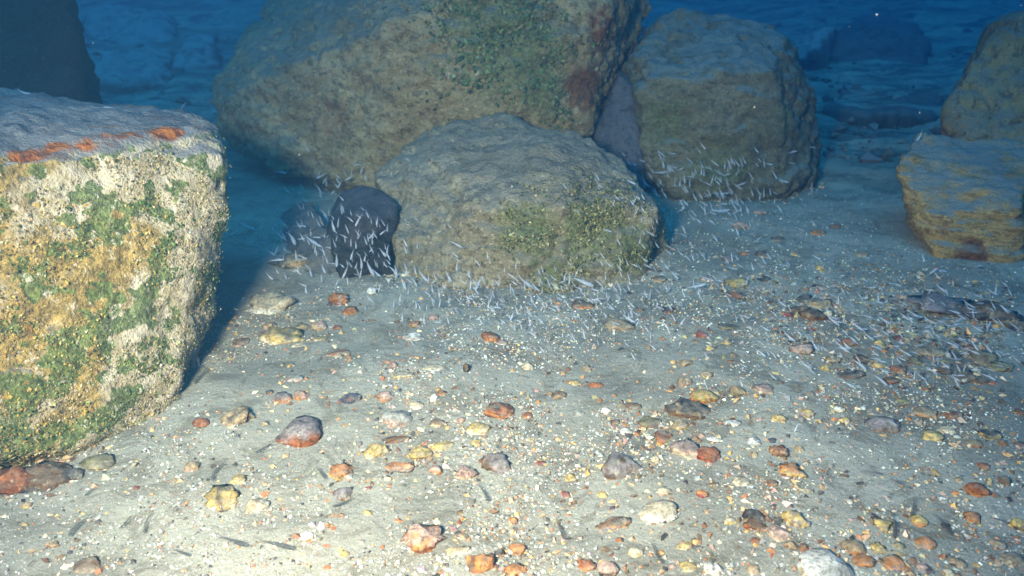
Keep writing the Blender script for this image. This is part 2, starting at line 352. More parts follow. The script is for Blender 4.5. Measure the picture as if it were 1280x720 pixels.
M_DARK = rock_mat('dark_slate_stone', (0.030, 0.029, 0.034), (0.055, 0.052, 0.060), (0.015, 0.014, 0.014), (0.09, 0.09, 0.105), None, 0.75)
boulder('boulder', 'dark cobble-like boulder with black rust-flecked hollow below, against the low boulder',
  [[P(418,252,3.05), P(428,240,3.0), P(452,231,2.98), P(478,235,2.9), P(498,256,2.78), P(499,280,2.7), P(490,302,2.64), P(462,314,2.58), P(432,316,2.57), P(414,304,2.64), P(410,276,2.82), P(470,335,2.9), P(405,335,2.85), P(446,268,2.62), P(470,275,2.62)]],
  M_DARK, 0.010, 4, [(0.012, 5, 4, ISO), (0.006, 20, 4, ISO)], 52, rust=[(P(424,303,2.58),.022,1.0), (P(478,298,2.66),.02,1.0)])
M_SHADE_BLK = rock_mat('shade_black_stone', (0.022, 0.020, 0.020), (0.04, 0.037, 0.036), (0.012, 0.011, 0.011), (0.05, 0.05, 0.05), None, 0.4)  # near-black colour holds the shade of the hollow and the unlit corner
boulder('rock', 'black craggy lump painted as the shade of the hollow under the dark boulder, rusty flecks',
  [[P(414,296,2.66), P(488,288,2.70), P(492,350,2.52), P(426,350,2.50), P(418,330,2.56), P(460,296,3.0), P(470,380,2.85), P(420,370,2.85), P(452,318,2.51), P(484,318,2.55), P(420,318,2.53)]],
  M_SHADE_BLK, 0.008, 2, [(0.018, 9, 4, ISO), (0.010, 26, 4, ISO)], 57, cat='rock',  # black lump standing in for the shade inside the hollow
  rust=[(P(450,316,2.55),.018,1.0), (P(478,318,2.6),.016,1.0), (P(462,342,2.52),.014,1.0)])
boulder('rock', 'silted dull brown stone spreading behind and beside the dark boulder',
  [[P(322,310,3.0), P(345,270,3.25), P(385,254,3.2), P(424,296,2.66), P(428,345,2.54), P(350,348,2.56), P(322,332,2.75), P(400,350,2.9), P(380,300,2.75)]],
  rock_mat('dull_silted_stone', (0.10, 0.09, 0.08), (0.15, 0.135, 0.12), (0.05, 0.045, 0.04), (0.13, 0.13, 0.135), None, 0.8), 0.011, 5, [(0.02, 4, 4, ISO), (0.008, 16, 4, ISO)], 59, cat='rock')
M_YEL = rock_mat('layered_ochre_stone', (0.34, 0.20, 0.06), (0.44, 0.29, 0.12), (0.09, 0.055, 0.025), (0.19, 0.215, 0.21), (1,1,5), 0.95)  # teal tint of the top silt also paints in the blue ambient light
boulder('boulder', 'layered ochre boulder with flat top painted teal-lit and undercut edge, at the right-hand side',
  [[P(1146,166,3.15), P(1272,176,3.12), P(1123,206,2.95), P(1126,250,2.84), P(1165,270,2.70), P(1272,258,2.66), P(1282,322,2.62), P(1255,330,2.60), P(1170,314,2.66), P(1300,180,3.1), P(1300,330,2.9), P(1150,282,2.76), P(1160,330,3.1)],
   [P(1170,262,2.72), P(1278,250,2.68), P(1262,334,2.6), P(1168,318,2.64), P(1175,300,2.9), P(1280,330,2.9)]],
  M_YEL, 0.011, 3, [(0.016, 4, 4, BED), (0.012, 12, 3, (1,1,5)), (0.004, 40, 3, ISO)], 61,
  rust=[(P(1215,318,2.62),.07,1.1), (P(1180,285,2.68),.08,.6)])
M_BRN = rock_mat('brown_streaked_stone', (0.21, 0.13, 0.05), (0.30, 0.21, 0.09), (0.05, 0.035, 0.02), (0.16, 0.17, 0.16), (1,1,0.4), 0.6)
boulder('boulder', 'tall brown streaked boulder behind the layered ochre boulder',
  [[P(1245,24,3.75), P(1290,10,3.7), P(1218,78,3.65), P(1185,125,3.55), P(1175,148,3.5), P(1180,170,3.5), P(1290,182,3.35), P(1420,-10,3.6), P(1430,200,3.2), P(1430,330,2.8), P(1290,330,3.0), P(1230,240,3.5), P(1230,60,4.5), P(1420,20,4.5), P(1420,260,4.4), P(1240,200,4.4)]],
  M_BRN, 0.016, 3, [(0.04, 3, 4, (1,1,0.5)), (0.012, 12, 4, (1,1,0.6)), (0.004, 40, 3, ISO)], 71, rust=[(P(1210,150,3.5),.2,.5)])
M_FAR = rock_mat('blue_grey_stone', (0.10, 0.10, 0.10), (0.17, 0.17, 0.165), (0.04, 0.04, 0.04), (0.34, 0.34, 0.33), (1,1,2), 0.9)
M_DIM = rock_mat('dim_stone', (0.05, 0.05, 0.05), (0.08, 0.08, 0.08), (0.025, 0.025, 0.025), (0.14, 0.14, 0.14), None, 0.8)
def far_rock(label, pts, back, mat, voxel, seed, cat='boulder', name='boulder'):
    pts = [P(*p) for p in pts]; cy = sum(p.y for p in pts)/len(pts)
    hull = pts + [Vector((p.x*(1+back/cy)*0.98, p.y+back, p.z*0.8)) for p in pts]
    hull += [Vector((p.x, p.y+0.1, float(gz(p.x, p.y)[0])-0.1)) for p in pts]
    return boulder(name, label, [hull], mat, voxel, 4, [(0.10, 1.6, 5, ISO), (0.04, 6, 4, ISO)], seed, cat=cat)
far_rock('boulder painted almost black as unlit, behind the flat top of the big square boulder', [(-200,-80,2.85), (40,-80,3.0), (78,10,2.95), (92,60,2.9), (90,110,2.85), (50,135,2.8), (-200,160,2.75)], 0.8, M_SHADE_BLK, 0.025, 81)  # near-black colour stands in for the lamp not reaching this corner
far_rock('long pale-topped slab lying in the blue distance beyond the big square boulder', [(86,112,6.2), (130,76,6.8), (165,64,7.0), (214,72,7.0), (212,104,6.4), (150,115,6.2)], 1.0, M_FAR, 0.04, 85, 'rock', 'rock_slab')
far_rock('dim rounded boulder next to the pale-topped slab, near the largest boulder', [(212,100,7.0), (220,55,7.4), (262,48,7.6), (275,80,7.2), (260,110,6.8)], 1.0, M_FAR, 0.05, 88)
far_rock('faint wide boulder in deep blue above the pale-topped slab', [(95,55,9.0), (110,18,9.4), (160,12,9.6), (215,24,9.4), (222,55,8.8), (150,64,8.6)], 1.6, M_FAR, 0.06, 92)
far_rock('faint dark boulder alone on the blue slope beyond the upright boulder', [(1036,78,7.7), (1056,40,8.2), (1086,26,8.4), (1122,38,8.2), (1160,58,8.0), (1156,88,7.4), (1090,96,7.2)], 1.4, M_DIM, 0.05, 95)
far_rock('low dark ledge across the blue slope behind the layered ochre boulder', [(1040,143,5.4), (1075,131,5.6), (1110,138,5.5), (1140,127,5.7), (1182,136,5.3), (1175,149,5.1), (1090,150,5.05)], 0.7, M_DIM, 0.03, 99, 'rock', 'rock_ledge')
far_rock('thin slanting slab edge on the blue slope beside the upright boulder', [(990,64,7.0), (1040,34,8.0), (1046,40,8.0), (1010,74,7.0)], 0.6, M_FAR, 0.04, 103, 'rock', 'rock_slab')

# ------------------------------------------------------------------ stones on the seabed
TONE = {'rust': (0.27,0.085,0.028), 'orange': (0.47,0.18,0.050), 'brown': (0.155,0.088,0.05), 'tan': (0.33,0.235,0.135), 'cream': (0.56,0.46,0.31), 'white': (0.68,0.65,0.59),
        'yellow': (0.50,0.35,0.115), 'pink': (0.42,0.27,0.22), 'mauve': (0.20,0.165,0.17), 'dark': (0.045,0.04,0.042), 'olive': (0.20,0.17,0.085), 'red': (0.22,0.045,0.038), 'grey': (0.30,0.29,0.27),
        'blue': (0.05,0.055,0.085)}
WORD = {'rust': 'rusty', 'orange': 'orange', 'brown': 'brown', 'tan': 'tan', 'cream': 'cream', 'white': 'white', 'yellow': 'yellow', 'pink': 'pinkish', 'mauve': 'mauve', 'dark': 'dark', 'olive': 'olive', 'red': 'dark red', 'grey': 'grey', 'blue': 'blue-black'}
def stone_mat():
    m = NT('pebble_stone'); c = m.attr('tint', True); v = m.noise(120, 5, 0.75)
    col = m.mix(m.mul(m.ramp(v, 0.44, 0.62), 0.85), c, m.mix(1.0, c, (0.30, 0.24, 0.22), 'MULTIPLY'))
    col = m.mix(m.mul(m.ramp(m.noise(65, 6, 0.75), 0.55, 0.63), 0.6), col, m.mix(0.45, c, (0.72, 0.60, 0.40)))
    col = m.mix(m.mul(m.ramp(m.noise(48, 6, 0.75, 0.5), 0.57, 0.64), 0.85), col, (0.05, 0.03, 0.022))
    col = m.mix(m.mul(m.mul(m.up(0.3, 0.95), m.ramp(m.noise(50, 5, 0.7), 0.36, 0.58)), m.attr('silt')), col, (0.25, 0.245, 0.22))
    m.bump(m.mul(v, m.noise(35, 4, 0.6), 'ADD'), 0.6, 0.006)
    return m.done(col, 0.85, 0.2)
STONE = stone_mat()
bm = bmesh.new(); bmesh.ops.create_icosphere(bm, subdivisions=3, radius=1)
bm.verts.ensure_lookup_table(); ICO = np.array([v.co[:] for v in bm.verts]); ICF = np.array([[v.index for v in f.verts] for f in bm.faces]); bm.free()
bm = bmesh.new(); bmesh.ops.create_icosphere(bm, subdivisions=2, radius=1)
bm.verts.ensure_lookup_table(); ICO2 = np.array([v.co[:] for v in bm.verts]); ICF2 = np.array([[v.index for v in f.verts] for f in bm.faces]); bm.free()
def stone_mesh(dims, tones, shape, seed, lod=0):
    r = np.random.default_rng(seed)
    V = (ICO if lod == 0 else ICO2).copy(); Fc = ICF if lod == 0 else ICF2
    k, lo, hi = {'p': (10, 0.60, 0.95), 'a': (10, 0.45, 0.8), 'f': (9, 0.55, 0.9), 's': (3, 0.9, 1.0), 'l': (7, 0.6, 1.0)}[shape]
    for _ in range(k):
        d = r.normal(size=3); d /= np.linalg.norm(d); o = lo+(hi-lo)*r.random()
        s = V@d; V = V - np.where(s > o, (s-o)*(0.92 if shape == 'a' else 0.75), 0)[:, None]*d
    off = r.random(3)*50
    rad = 1 + {'p': .20, 'a': .14, 'f': .22, 's': .06, 'l': .42}[shape]*fbm(V+off, 1.5 if shape != 'l' else 2.3, 3, seed) + 0.06*fbm(V+off, 6, 2, seed+3)
    V = V*rad[:, None]
    V = V*(1-(0.16 if shape != 's' else 0.0)*sstep(0.16, 0.0, np.abs(fbm(V+off, 1.9, 3, seed+21))))[:, None]
    C = np.tile(np.array(TONE[tones[0]]), (len(V), 1))
    if len(tones) > 1:      # first tone low and at the front, second on top and behind, broken edge
        t = sstep(-0.12, 0.12, 0.75*V[:, 2]+0.25*V[:, 1]+0.5*fbm(V+off, 2.2, 3, seed+8)-0.05)
        C = C*(1-t[:, None]) + np.array(TONE[tones[1]])*t[:, None]
    if len(tones) > 2:
        t = sstep(0.25, 0.4, fbm(V+off, 2.6, 2, seed+11)); C = C*(1-t[:, None]) + np.array(TONE[tones[2]])*t[:, None]
    C = C*(0.84+0.6*fbm(V+off, 3.2, 4, seed+5))[:, None]*(0.9+0.2*r.random())
    me = mesh_np('stone', V*np.array(dims)/2, Fc)
    set_f(me, 'silt', np.full(len(V), 0.22 if tones[0] in ('dark', 'red', 'blue', 'rust') else 0.3 if tones[0] in ('brown', 'orange') else 0.38))
    set_col(me, 'tint', np.clip(C, 0.01, 0.95)); me.materials.append(STONE)
    return me
# x, y (photo pixels of the middle), width, height there, tones, shape, own label ('' = said from its neighbours), name for neighbours to refer to
STONES = [
(377,535,66,44,'rust/mauve','p','big oval purple-topped stone with rusty underside, the largest stone on the open gravel','the big oval purple stone'),
(340,378,58,40,'white/cream','l','pale lumpy white stone at the foot of the dark boulder','the pale lumpy white stone'),
(422,373,27,26,'rust/orange','l','rusty orange lumpy stone next to the round white shell disc','the rusty pair by the shell disc'),
(438,387,23,20,'orange/rust','p','small orange twin touching the rusty lumpy stone near the round white shell disc',''),
(356,420,46,26,'cream/yellow/dark','l','cream slab-like stone with a dark split, below the pale lumpy white stone','the split cream stone'),
(373,328,52,30,'grey/tan/dark','l','grey-tan silted stone with brown ring, against the dark boulder','the ringed grey stone'),
(378,407,22,16,'yellow/brown','a','',''),(400,406,22,20,'tan/pink','p','',''),(400,423,20,9,'cream/yellow','f','',''),(336,407,18,20,'pink/tan','p','',''),(373,431,22,8,'cream','f','',''),
(423,440,28,14,'cream/rust','f','gaping shell-like stone with cream rim and rusty inside','the gaping rust-filled stone'),
(422,409,12,9,'rust','p','',''),(518,404,17,13,'yellow/rust','p','',''),(518,420,26,13,'pink/white','p','',''),(542,395,14,10,'pink','p','',''),(300,427,22,12,'pink/brown','p','',''),
(337,490,11,11,'rust/dark','p','',''),(355,496,25,24,'orange/mauve','p','round orange stone with mauve cap, first of a pair behind the big oval purple stone','the mauve-capped pair'),(378,493,22,22,'orange/pink','p','round orange-pink stone, second of the pair behind the big oval purple stone',''),
(436,497,30,26,'rust/blue','a','rust-brown angular stone with the shadow behind it painted on as blue-black top','the shadow-topped stone'),(482,495,24,15,'orange/pink','p','',''),  # blue-black top is the shadow behind the stone, put into its colour
(252,528,20,18,'brown/rust','p','round brown stone alone in the bare sand near the big square boulder','the lone round brown stone'),
(295,521,36,30,'cream/tan/brown','l','crumbly cream-tan stone between the lone round brown stone and the big oval stone','the crumbly cream-tan stone'),
(498,521,36,28,'pink/grey','p','smooth greyish pink round stone, the largest pinkish one','the greyish pink round stone'),(497,548,44,14,'dark/brown/rust','f','flat dark brown strip of stone under the greyish pink round stone',''),
(525,565,29,17,'yellow','p','bright yellow oval pebble','the bright yellow oval pebble'),(470,563,26,28,'cream/yellow','l','',''),(548,528,28,19,'cream/brown','a','',''),(543,497,14,19,'white','p','',''),(520,505,20,14,'white/cream','p','',''),(552,490,13,12,'orange/brown','p','',''),
(492,456,17,14,'brown/pink','p','',''),(503,468,36,11,'yellow/cream','f','',''),(540,458,27,12,'white/cream','f','',''),(368,472,20,12,'pink/grey','p','',''),(551,557,38,15,'cream/yellow','f','long pale yellow stone lying beside the bright yellow oval pebble',''),
(280,621,42,27,'brown/yellow/dark','l','brown stone with yellow end and dark top beside the white angular chip','the yellow-ended brown stone'),
(320,631,33,32,'white/cream','a','bright white angular chip with straight broken edges, standing in bare sand','the white angular chip'),
(427,587,29,17,'yellow/orange','l','',''),(428,615,29,27,'brown/mauve','a','squarish brown stone with grey lower corner','the squarish brown stone'),(498,581,36,17,'mauve/orange','f','',''),(514,579,11,8,'brown','p','',''),(544,587,19,28,'orange/pink','a','upright orange chip below the long pale yellow stone','the upright orange chip'),
(459,641,13,12,'cream/yellow','p','',''),(402,657,16,13,'white','a','',''),(385,669,18,15,'orange/white','p','',''),(431,691,13,12,'yellow','p','',''),(410,709,12,8,'rust/orange','p','',''),
(529,671,52,40,'rust/pink/orange','l','large crumbly rust-pink stone near the lower edge','the crumbly rust-pink stone'),(297,598,24,11,'cream/yellow','p','',''),(240,583,20,22,'pink/tan','p','',''),(460,610,10,7,'brown/red','p','',''),(485,598,10,9,'cream','p','',''),
(612,420,27,20,'orange/rust','a','bright orange-red chip on the silvery gravel in front of the low boulder','the orange-red chip'),(628,428,14,10,'white/pink','p','',''),(660,457,18,14,'cream','p','',''),(732,460,15,13,'tan','p','',''),(718,478,14,12,'cream/yellow','p','',''),
(746,481,19,14,'red/rust','p','small dark red pebble, deepest red on the middle gravel','the small dark red pebble'),(700,493,22,18,'tan/brown','p','',''),(625,512,36,32,'orange/rust/dark','a','big orange stone with dark rusty crown in the middle of the gravel','the big orange stone'),(660,518,20,10,'orange/rust','f','',''),
(577,525,13,9,'rust/pink','p','',''),(597,534,29,21,'cream/yellow','p','','the plump cream stone'),(595,553,13,9,'yellow','p','',''),(582,592,25,27,'cream/pink','l','',''),(620,574,48,36,'brown/mauve','a','brown three-cornered stone holding a yellow knob','the three-cornered brown stone'),(621,578,17,16,'yellow/tan','p','yellow knob-like pebble lodged against the three-cornered brown stone',''),
(677,578,14,8,'red','f','',''),(723,517,17,14,'tan/grey','p','',''),(758,513,13,13,'white','p','',''),(768,527,14,12,'tan/brown','p','',''),
(778,580,46,42,'tan/mauve/brown','p','big tan and mauve mottled stone, roundest of the large stones','the big mottled tan stone'),(707,618,14,11,'pink/red','p','',''),(753,618,14,10,'yellow','p','',''),(790,507,24,12,'tan/brown','f','',''),(783,538,18,10,'white','f','',''),(583,463,9,15,'dark/brown','p','',''),
(569,687,38,13,'cream/tan','f','flat tan stone lying just beyond the crumbly rust-pink stone',''),(604,702,34,34,'rust/orange/brown','l','biggest rusty lump of the cluster at the bottom edge','the rusty cluster at the bottom edge'),(646,686,24,19,'brown/orange','p','',''),(644,711,26,15,'orange','l','',''),(625,690,13,20,'brown/dark','p','',''),
(641,650,14,11,'red/orange','p','',''),(766,652,42,18,'orange/brown/mauve','f','low tan and rust stone with a dusky back','the low dusky-backed stone'),(733,706,22,18,'orange/rust','l','',''),(758,709,27,19,'brown/pink','p','',''),(795,690,18,14,'yellow/cream','p','',''),(774,675,10,12,'tan/rust','p','',''),(713,596,19,15,'cream/yellow','p','',''),(580,670,14,9,'orange/tan','p','',''),
(775,406,38,18,'brown/tan','p','long brown stone off the corner of the low boulder','the long brown stone'),(877,417,15,20,'brown/red','a','',''),(917,408,40,11,'brown/olive/dark','f','flat dark brown plate on bluish sand in front of the upright boulder','the flat dark plate'),(908,427,14,11,'yellow/tan','p','',''),(888,435,11,8,'yellow','p','',''),
(855,453,21,15,'brown/tan','p','',''),(883,468,15,13,'yellow/tan','p','',''),(856,477,21,16,'pink/tan','p','',''),(881,494,34,19,'orange/yellow','p','bright orange smooth stone beside the dark pitted stone','the bright orange smooth stone'),(861,509,44,25,'brown/dark/tan','l','dark brown pitted stone below the bright orange smooth stone','the dark pitted stone'),(922,488,25,21,'olive/tan','p','',''),(958,485,28,13,'cream/pink','p','',''),
(812,527,26,15,'brown/olive','p','',''),(850,531,22,13,'yellow/tan','p','',''),(915,528,23,10,'white','f','',''),(828,547,30,21,'yellow/rust','a','yellow stone with a rusty cap, next to the pink crumbly stone','the rusty-capped yellow stone'),(857,560,36,27,'cream/pink','l','pink and cream crumbly stone touching the dark red stone','the pink crumbly stone'),(883,567,36,27,'red/rust','a','dark red angular stone, largest red stone of all','the dark red angular stone'),
(893,548,20,9,'white','f','',''),(943,552,24,11,'cream/white','a','',''),(965,550,11,10,'blue','p','',''),(973,563,24,17,'brown/rust/tan','l','',''),(988,587,29,23,'yellow/orange','l','orange-yellow crumbly stone behind the pair of cream stones','the orange-yellow crumbly stone'),(965,603,15,10,'rust/brown','p','',''),(1008,612,19,10,'yellow/cream','f','',''),
(927,600,24,14,'white/cream','a','clean white chip on open sand below the dark red angular stone','the clean white chip'),(878,617,16,12,'red/orange','p','',''),(831,613,19,13,'pink/cream','p','',''),(825,638,47,29,'white/cream','p','large smooth white stone, whitest of the big ones','the large smooth white stone'),(973,522,21,13,'tan/yellow','p','',''),(1010,515,18,11,'tan/yellow','p','',''),(1032,460,13,13,'yellow','p','',''),(1001,434,29,15,'brown/pink','p','',''),(820,573,15,13,'tan/cream','p','',''),
(942,643,26,24,'blue/dark','p','blue-black round stone resting on a rusty one','the blue-black round stone'),(947,656,30,20,'rust/brown','a','rusty stone under the blue-black round stone',''),(912,649,20,15,'yellow/cream','a','',''),(994,648,31,25,'cream/yellow/mauve','l','cream stone with a purple spot','the purple-spotted cream stone'),(974,665,31,21,'cream/pink','p','flat pink-edged cream stone in front of the purple-spotted cream stone',''),(946,676,15,11,'tan/rust','p','',''),(989,681,17,18,'rust/tan','p','',''),(1005,684,13,15,'rust/brown','p','',''),
(1025,708,70,44,'cream/white','p','big pale rounded stone cut by the bottom edge, palest of the large stones','the big pale rounded stone'),(860,708,24,19,'cream/yellow','p','',''),(889,710,24,16,'cream/white','l','',''),(841,709,11,12,'mauve/pink','p','',''),(942,711,20,12,'pink/tan','p','',''),(856,681,22,12,'cream/yellow','f','',''),
(1060,428,20,15,'brown/rust','p','',''),(1099,428,15,13,'olive/yellow','p','',''),(1096,453,21,13,'yellow/tan','p','','the yellow pebble in the dim rubble'),(1121,462,22,14,'tan/rust','l','',''),(1113,475,20,12,'red/brown','p','',''),(1063,467,42,16,'brown/dark','f','long grey-brown low stone in the dim rubble','the long grey-brown stone'),(1124,422,18,9,'brown/red','f','',''),(1165,438,38,16,'brown/tan','f','',''),(1227,447,34,18,'tan/brown/olive','l','mottled tan stone in the dim sand before the dark ledge stones','the mottled tan stone'),(1208,470,26,14,'olive/brown','l','',''),(1196,446,22,12,'brown/dark','l','',''),(1250,458,26,16,'brown/olive','l','',''),(1225,476,22,12,'tan/brown','l','',''),(1180,462,20,10,'dark/brown','f','',''),(1212,434,18,9,'brown/rust','l','',''),(1145,452,20,12,'brown/olive','l','',''),(1078,448,22,14,'dark/brown','l','',''),(1040,448,20,12,'brown/tan','l','',''),
(1049,511,14,10,'yellow/white','p','',''),(1056,524,14,17,'cream/yellow','p','',''),(1103,529,38,21,'brown/mauve','p','brown stone with mauve back on bare bluish sand','the mauve-backed brown stone'),(1155,514,28,16,'orange/tan','p','slanting orange stone in the dim sand','the slanting orange stone'),(1188,519,28,11,'brown/rust','f','',''),(1166,544,27,17,'cream/yellow','l','',''),(1185,537,22,13,'white/cream','p','',''),(1235,542,29,22,'olive/dark/yellow','a','dark ochre stone with cracked face near the view edge','the cracked ochre stone'),(1218,554,20,11,'rust/tan','p','',''),(1253,554,14,13,'rust/brown','p','',''),(1275,556,16,12,'pink/brown','p','',''),(1275,514,14,14,'rust/brown','p','',''),
(999,560,13,11,'yellow/tan','p','',''),(1157,486,11,9,'rust/brown','p','',''),
(1222,613,30,27,'orange/rust','a','orange-red triangular chip, reddest chip near the side of the view','the orange-red triangular chip'),(1199,599,14,12,'pink/tan','p','',''),(1229,582,18,13,'tan/rust','p','',''),(1254,600,18,23,'tan/brown','p','',''),(1179,623,15,13,'brown/white','a','',''),(1149,650,24,24,'orange/yellow','p','round orange stone touching a pinkish stone below','the round orange stone'),(1157,677,26,20,'pink/orange','p','',''),(1102,656,26,17,'brown/yellow','a','',''),(1066,682,28,24,'orange/tan','p','','the soft orange stone by the big pale stone'),(1078,700,26,18,'brown/orange','p','',''),(1099,684,20,13,'yellow','l','',''),(1124,681,14,13,'yellow/olive','p','',''),(1117,704,28,17,'pink/orange','p','',''),
(1182,657,12,13,'red/dark','p','',''),(1215,646,24,21,'tan/orange','p','','the tan-orange stone'),(1178,695,11,11,'rust','p','',''),(1197,703,23,15,'pink/tan','p','',''),(1272,655,20,25,'brown/yellow','l','',''),(1246,680,20,15,'pink/tan','p','',''),(1268,699,28,19,'cream/tan','p','',''),(1185,715,17,11,'yellow/cream','p','',''),(1155,709,17,14,'mauve/pink','p','',''),(1077,604,9,8,'dark','p','',''),(1054,595,15,8,'tan/brown','f','',''),
(930,317,13,9,'dark/orange','p','',''),(952,318,20,11,'tan/brown','p','',''),(1022,290,22,11,'brown/orange','f','',''),(927,281,22,15,'tan/pink','l','',''),(950,265,18,11,'brown/pink','p','',''),(974,299,20,9,'tan/brown','f','',''),(995,317,14,9,'yellow/tan','p','',''),(1025,334,12,9,'yellow','p','',''),(920,354,28,14,'olive/yellow','l','','the olive stone on bluish sand'),(955,348,18,9,'brown/dark','p','',''),(920,369,22,11,'brown/rust','p','',''),(943,373,13,10,'white/brown','a','',''),
(996,388,26,20,'dark/brown','l','dark knobbly stone at the near side of the loose rust and grey heap','the loose rust and grey heap'),(1014,394,30,18,'rust/brown/dark','l','',''),(1026,380,26,18,'grey/tan','l','',''),(1008,374,24,14,'grey/dark','l','',''),(986,394,16,12,'rust/red','a','',''),(1034,392,16,12,'tan/cream','l','',''),(835,387,20,14,'red/dark','p','',''),(726,380,32,15,'orange/brown','p','orange-brown silted stone at the front edge of the low boulder','the stone at the low boulder\'s edge'),(800,388,13,9,'brown','p','',''),(823,348,22,9,'tan/brown','p','',''),(883,348,20,9,'tan/pink','p','',''),(910,323,18,11,'brown/mauve','p','',''),(1045,283,16,11,'brown/rust','p','',''),(1077,317,22,11,'brown/tan','p','',''),(1127,370,18,9,'tan/pink','p','',''),
(1177,378,66,20,'dark/mauve','l','dark ledge stone nearest the layered ochre boulder, first of three','the dark ledge stones'),(1226,388,64,22,'dark/brown','l','dark ledge stone in the middle of three below the ochre boulder',''),(1264,403,52,22,'dark/brown/tan','l','dark ledge stone with brown face, last of three at the view edge',''),
(170,609,13,18,'orange/red','a','small orange chip with red end, alone on bare sand near the square boulder','the lone orange chip'),(33,631,13,11,'yellow/tan','p','',''),(108,707,34,16,'tan/brown','p','low tan stone on the bare sand in the near corner','the low tan stone'),(68,679,14,9,'orange/tan','p','',''),(242,452,16,54,'grey/white','a','pale grey upright shard leaning on the big square boulder','the leaning grey shard'),
(118,578,44,20,'brown/olive','a','brown block wedged under the square boulder\'s front edge','the wedged brown block'),(55,597,58,30,'dark/brown','l','blackish brown rough stone under the corner of the square boulder','the blackish stone'),(10,600,56,46,'dark/rust','l','dark rust-stained stone in the hollow under the square boulder',''),(90,592,30,22,'brown/dark','p','',''),
]
LM = [(s[0], s[1], s[7]) for s in STONES if s[7]] + [(250,440,'the big square boulder'), (450,330,'the dark boulder'), (620,352,'the low rounded boulder'), (900,250,'the upright boulder'), (1210,330,'the layered ochre boulder')]
def neighbours(x, y, own):
    L = sorted((math.hypot(x-a, (y-b)*1.5), a, b, t) for a, b, t in LM if t != own)
    out = []
    for d, a, b, t in L[:8]:
        dx, dy = x-a, (y-b)*1.5
        rel = ('right of' if dx > 0 else 'left of') if abs(dx) > abs(dy) else ('in front of' if dy > 0 else 'behind')
        out.append(('close ' if d < 45 else '') + rel + ' ' + t)
    return out
LM += [(720,288,'the algae patch of the low boulder'), (455,322,'the shaded hollow'), (775,170,'the mauve slab'), (466,367,'the round shell disc'), (1000,245,'the corner of the upright boulder'), (345,300,'the silted brown stone')]
def tell(base, x, y):
    """base + where it is among its neighbours, the first wording not used yet"""
    nb = neighbours(x, y, None)
    for t in [f'{base} {k}' for k in nb] + [f'{base} between {a.split(" of ")[-1]} and {b.split(" of ")[-1]}' for i_, a in enumerate(nb) for b in nb[i_+1:] if ' of ' in a and ' of ' in b]:
        if t not in USED and len(t.split()) <= 16: USED.add(t); return t
    return None
USED = set()
def stone_label(row, i):
    x, y, wd, h, tn, sh, own, _ = row
    if own: USED.add(own); return own
    ts = tn.split('/')
    colour = ' and '.join(WORD[t] for t in ts[:2])
    noun = {'p': 'pebble', 'a': 'angular chip', 'f': 'flat stone', 'l': 'lumpy stone'}[sh]
    nb = neighbours(x, y, None)
    for t in [f'{colour} {noun} {nb[0]}'] + [f'{sz} {colour} {noun} {k}' for sz in (['small'] if wd < 17 else ['middling']) for k in nb] + [f'{colour} {noun} {k}' for k in nb]:
        if t not in USED and len(t.split()) <= 16: USED.add(t); return t
    return t
for r in STONES:
    if r[6]: USED.add(r[6])
def settle(o, px, py, wd, ht, yaw, sink):
    base, t = G(px, py + 0.25*ht)
    return base, t
for i, row in enumerate(STONES):
    x, y, wd, ht, tn, sh, own, _ = row
    p, t = G(x, min(y, 1000)+0.12*ht)
    el = math.asin(max(-1, min(1, -ray(x, y).normalized().z)))
    W = wd*t/F*(1.05 if wd < 26 else 1.15); appar = ht*t/F
    if sh == 'f': Hz = appar*0.55; D = max(0.5*W, (appar-Hz*0.5*math.cos(el))/math.sin(el))
    else: Hz = appar*0.85; D = 0.9*W
    D = min(D, W*1.3)
    if ht > 1.6*wd: Hz = appar*1.1; D = W
    me = stone_mesh((W, D, Hz), tn.split('/'), sh, 100+i*7)
    o = link('stone' if wd > 30 else 'pebble', me)
    o.location = (p.x, p.y, p.z + Hz*(-0.02 if ht <= 1.6*wd else 0.24)); o.rotation_euler = (random.uniform(-.1,.1), random.uniform(-.15,.15), random.uniform(-.35,.35))
    props(o, stone_label(row, i), 'stone' if wd > 30 else 'pebble', 'stones lying on the gravel seabed')
# flat round shell disc, the brightest spot of the scene
p, t = G(465, 368); me = stone_mesh((0.030, 0.028, 0.012), ['white'], 's', 900)
o = link('shell', me); o.location = (p.x, p.y, p.z+0.012); o.rotation_euler = (0.55, 0, 0)
props(o, 'small bright white round shell disc beside the rusty lumpy stone', 'shell')
# the small ones that nothing tells apart
small = [('white','tiny white pebble loose among the gravel grains'), ('cream','tiny cream pebble loose among the gravel grains'), ('orange','tiny orange pebble loose among the gravel grains'), ('brown','tiny brown pebble loose among the gravel grains'), ('yellow','tiny yellow pebble loose among the gravel grains'), ('dark','tiny dark pebble loose among the gravel grains'), ('pink','tiny pinkish pebble loose among the gravel grains')]
SM = {}
for k in range(105):
    while True:
        x = random.gauss(760, 260); y = random.uniform(395, 712)
        if 300 < x < 1275 and (x-330) > (440-y)*1.0: break
    tn, lab = small[random.choices(range(7), [5,5,4,4,3,2,3])[0]]
    v = random.randrange(4)
    if (tn, v) not in SM: SM[tn, v] = stone_mesh((1, 0.8, 0.6), [tn, random.choice(['tan','grey','white','brown'])], random.choice('pal'), 2000+len(SM), 1)
    p, t = G(x, y); s = random.uniform(6, 12)*t/F
    o = link('pebble', SM[tn, v]); o.scale = (s, s, s); o.rotation_euler = (0, 0, random.uniform(0, 6.28)); o.location = (p.x, p.y, p.z+0.0*s)
    props(o, tell(f'tiny {WORD[tn]} pebble', x, y) or lab, 'pebble', f'tiny {WORD[tn]} pebbles among the gravel')
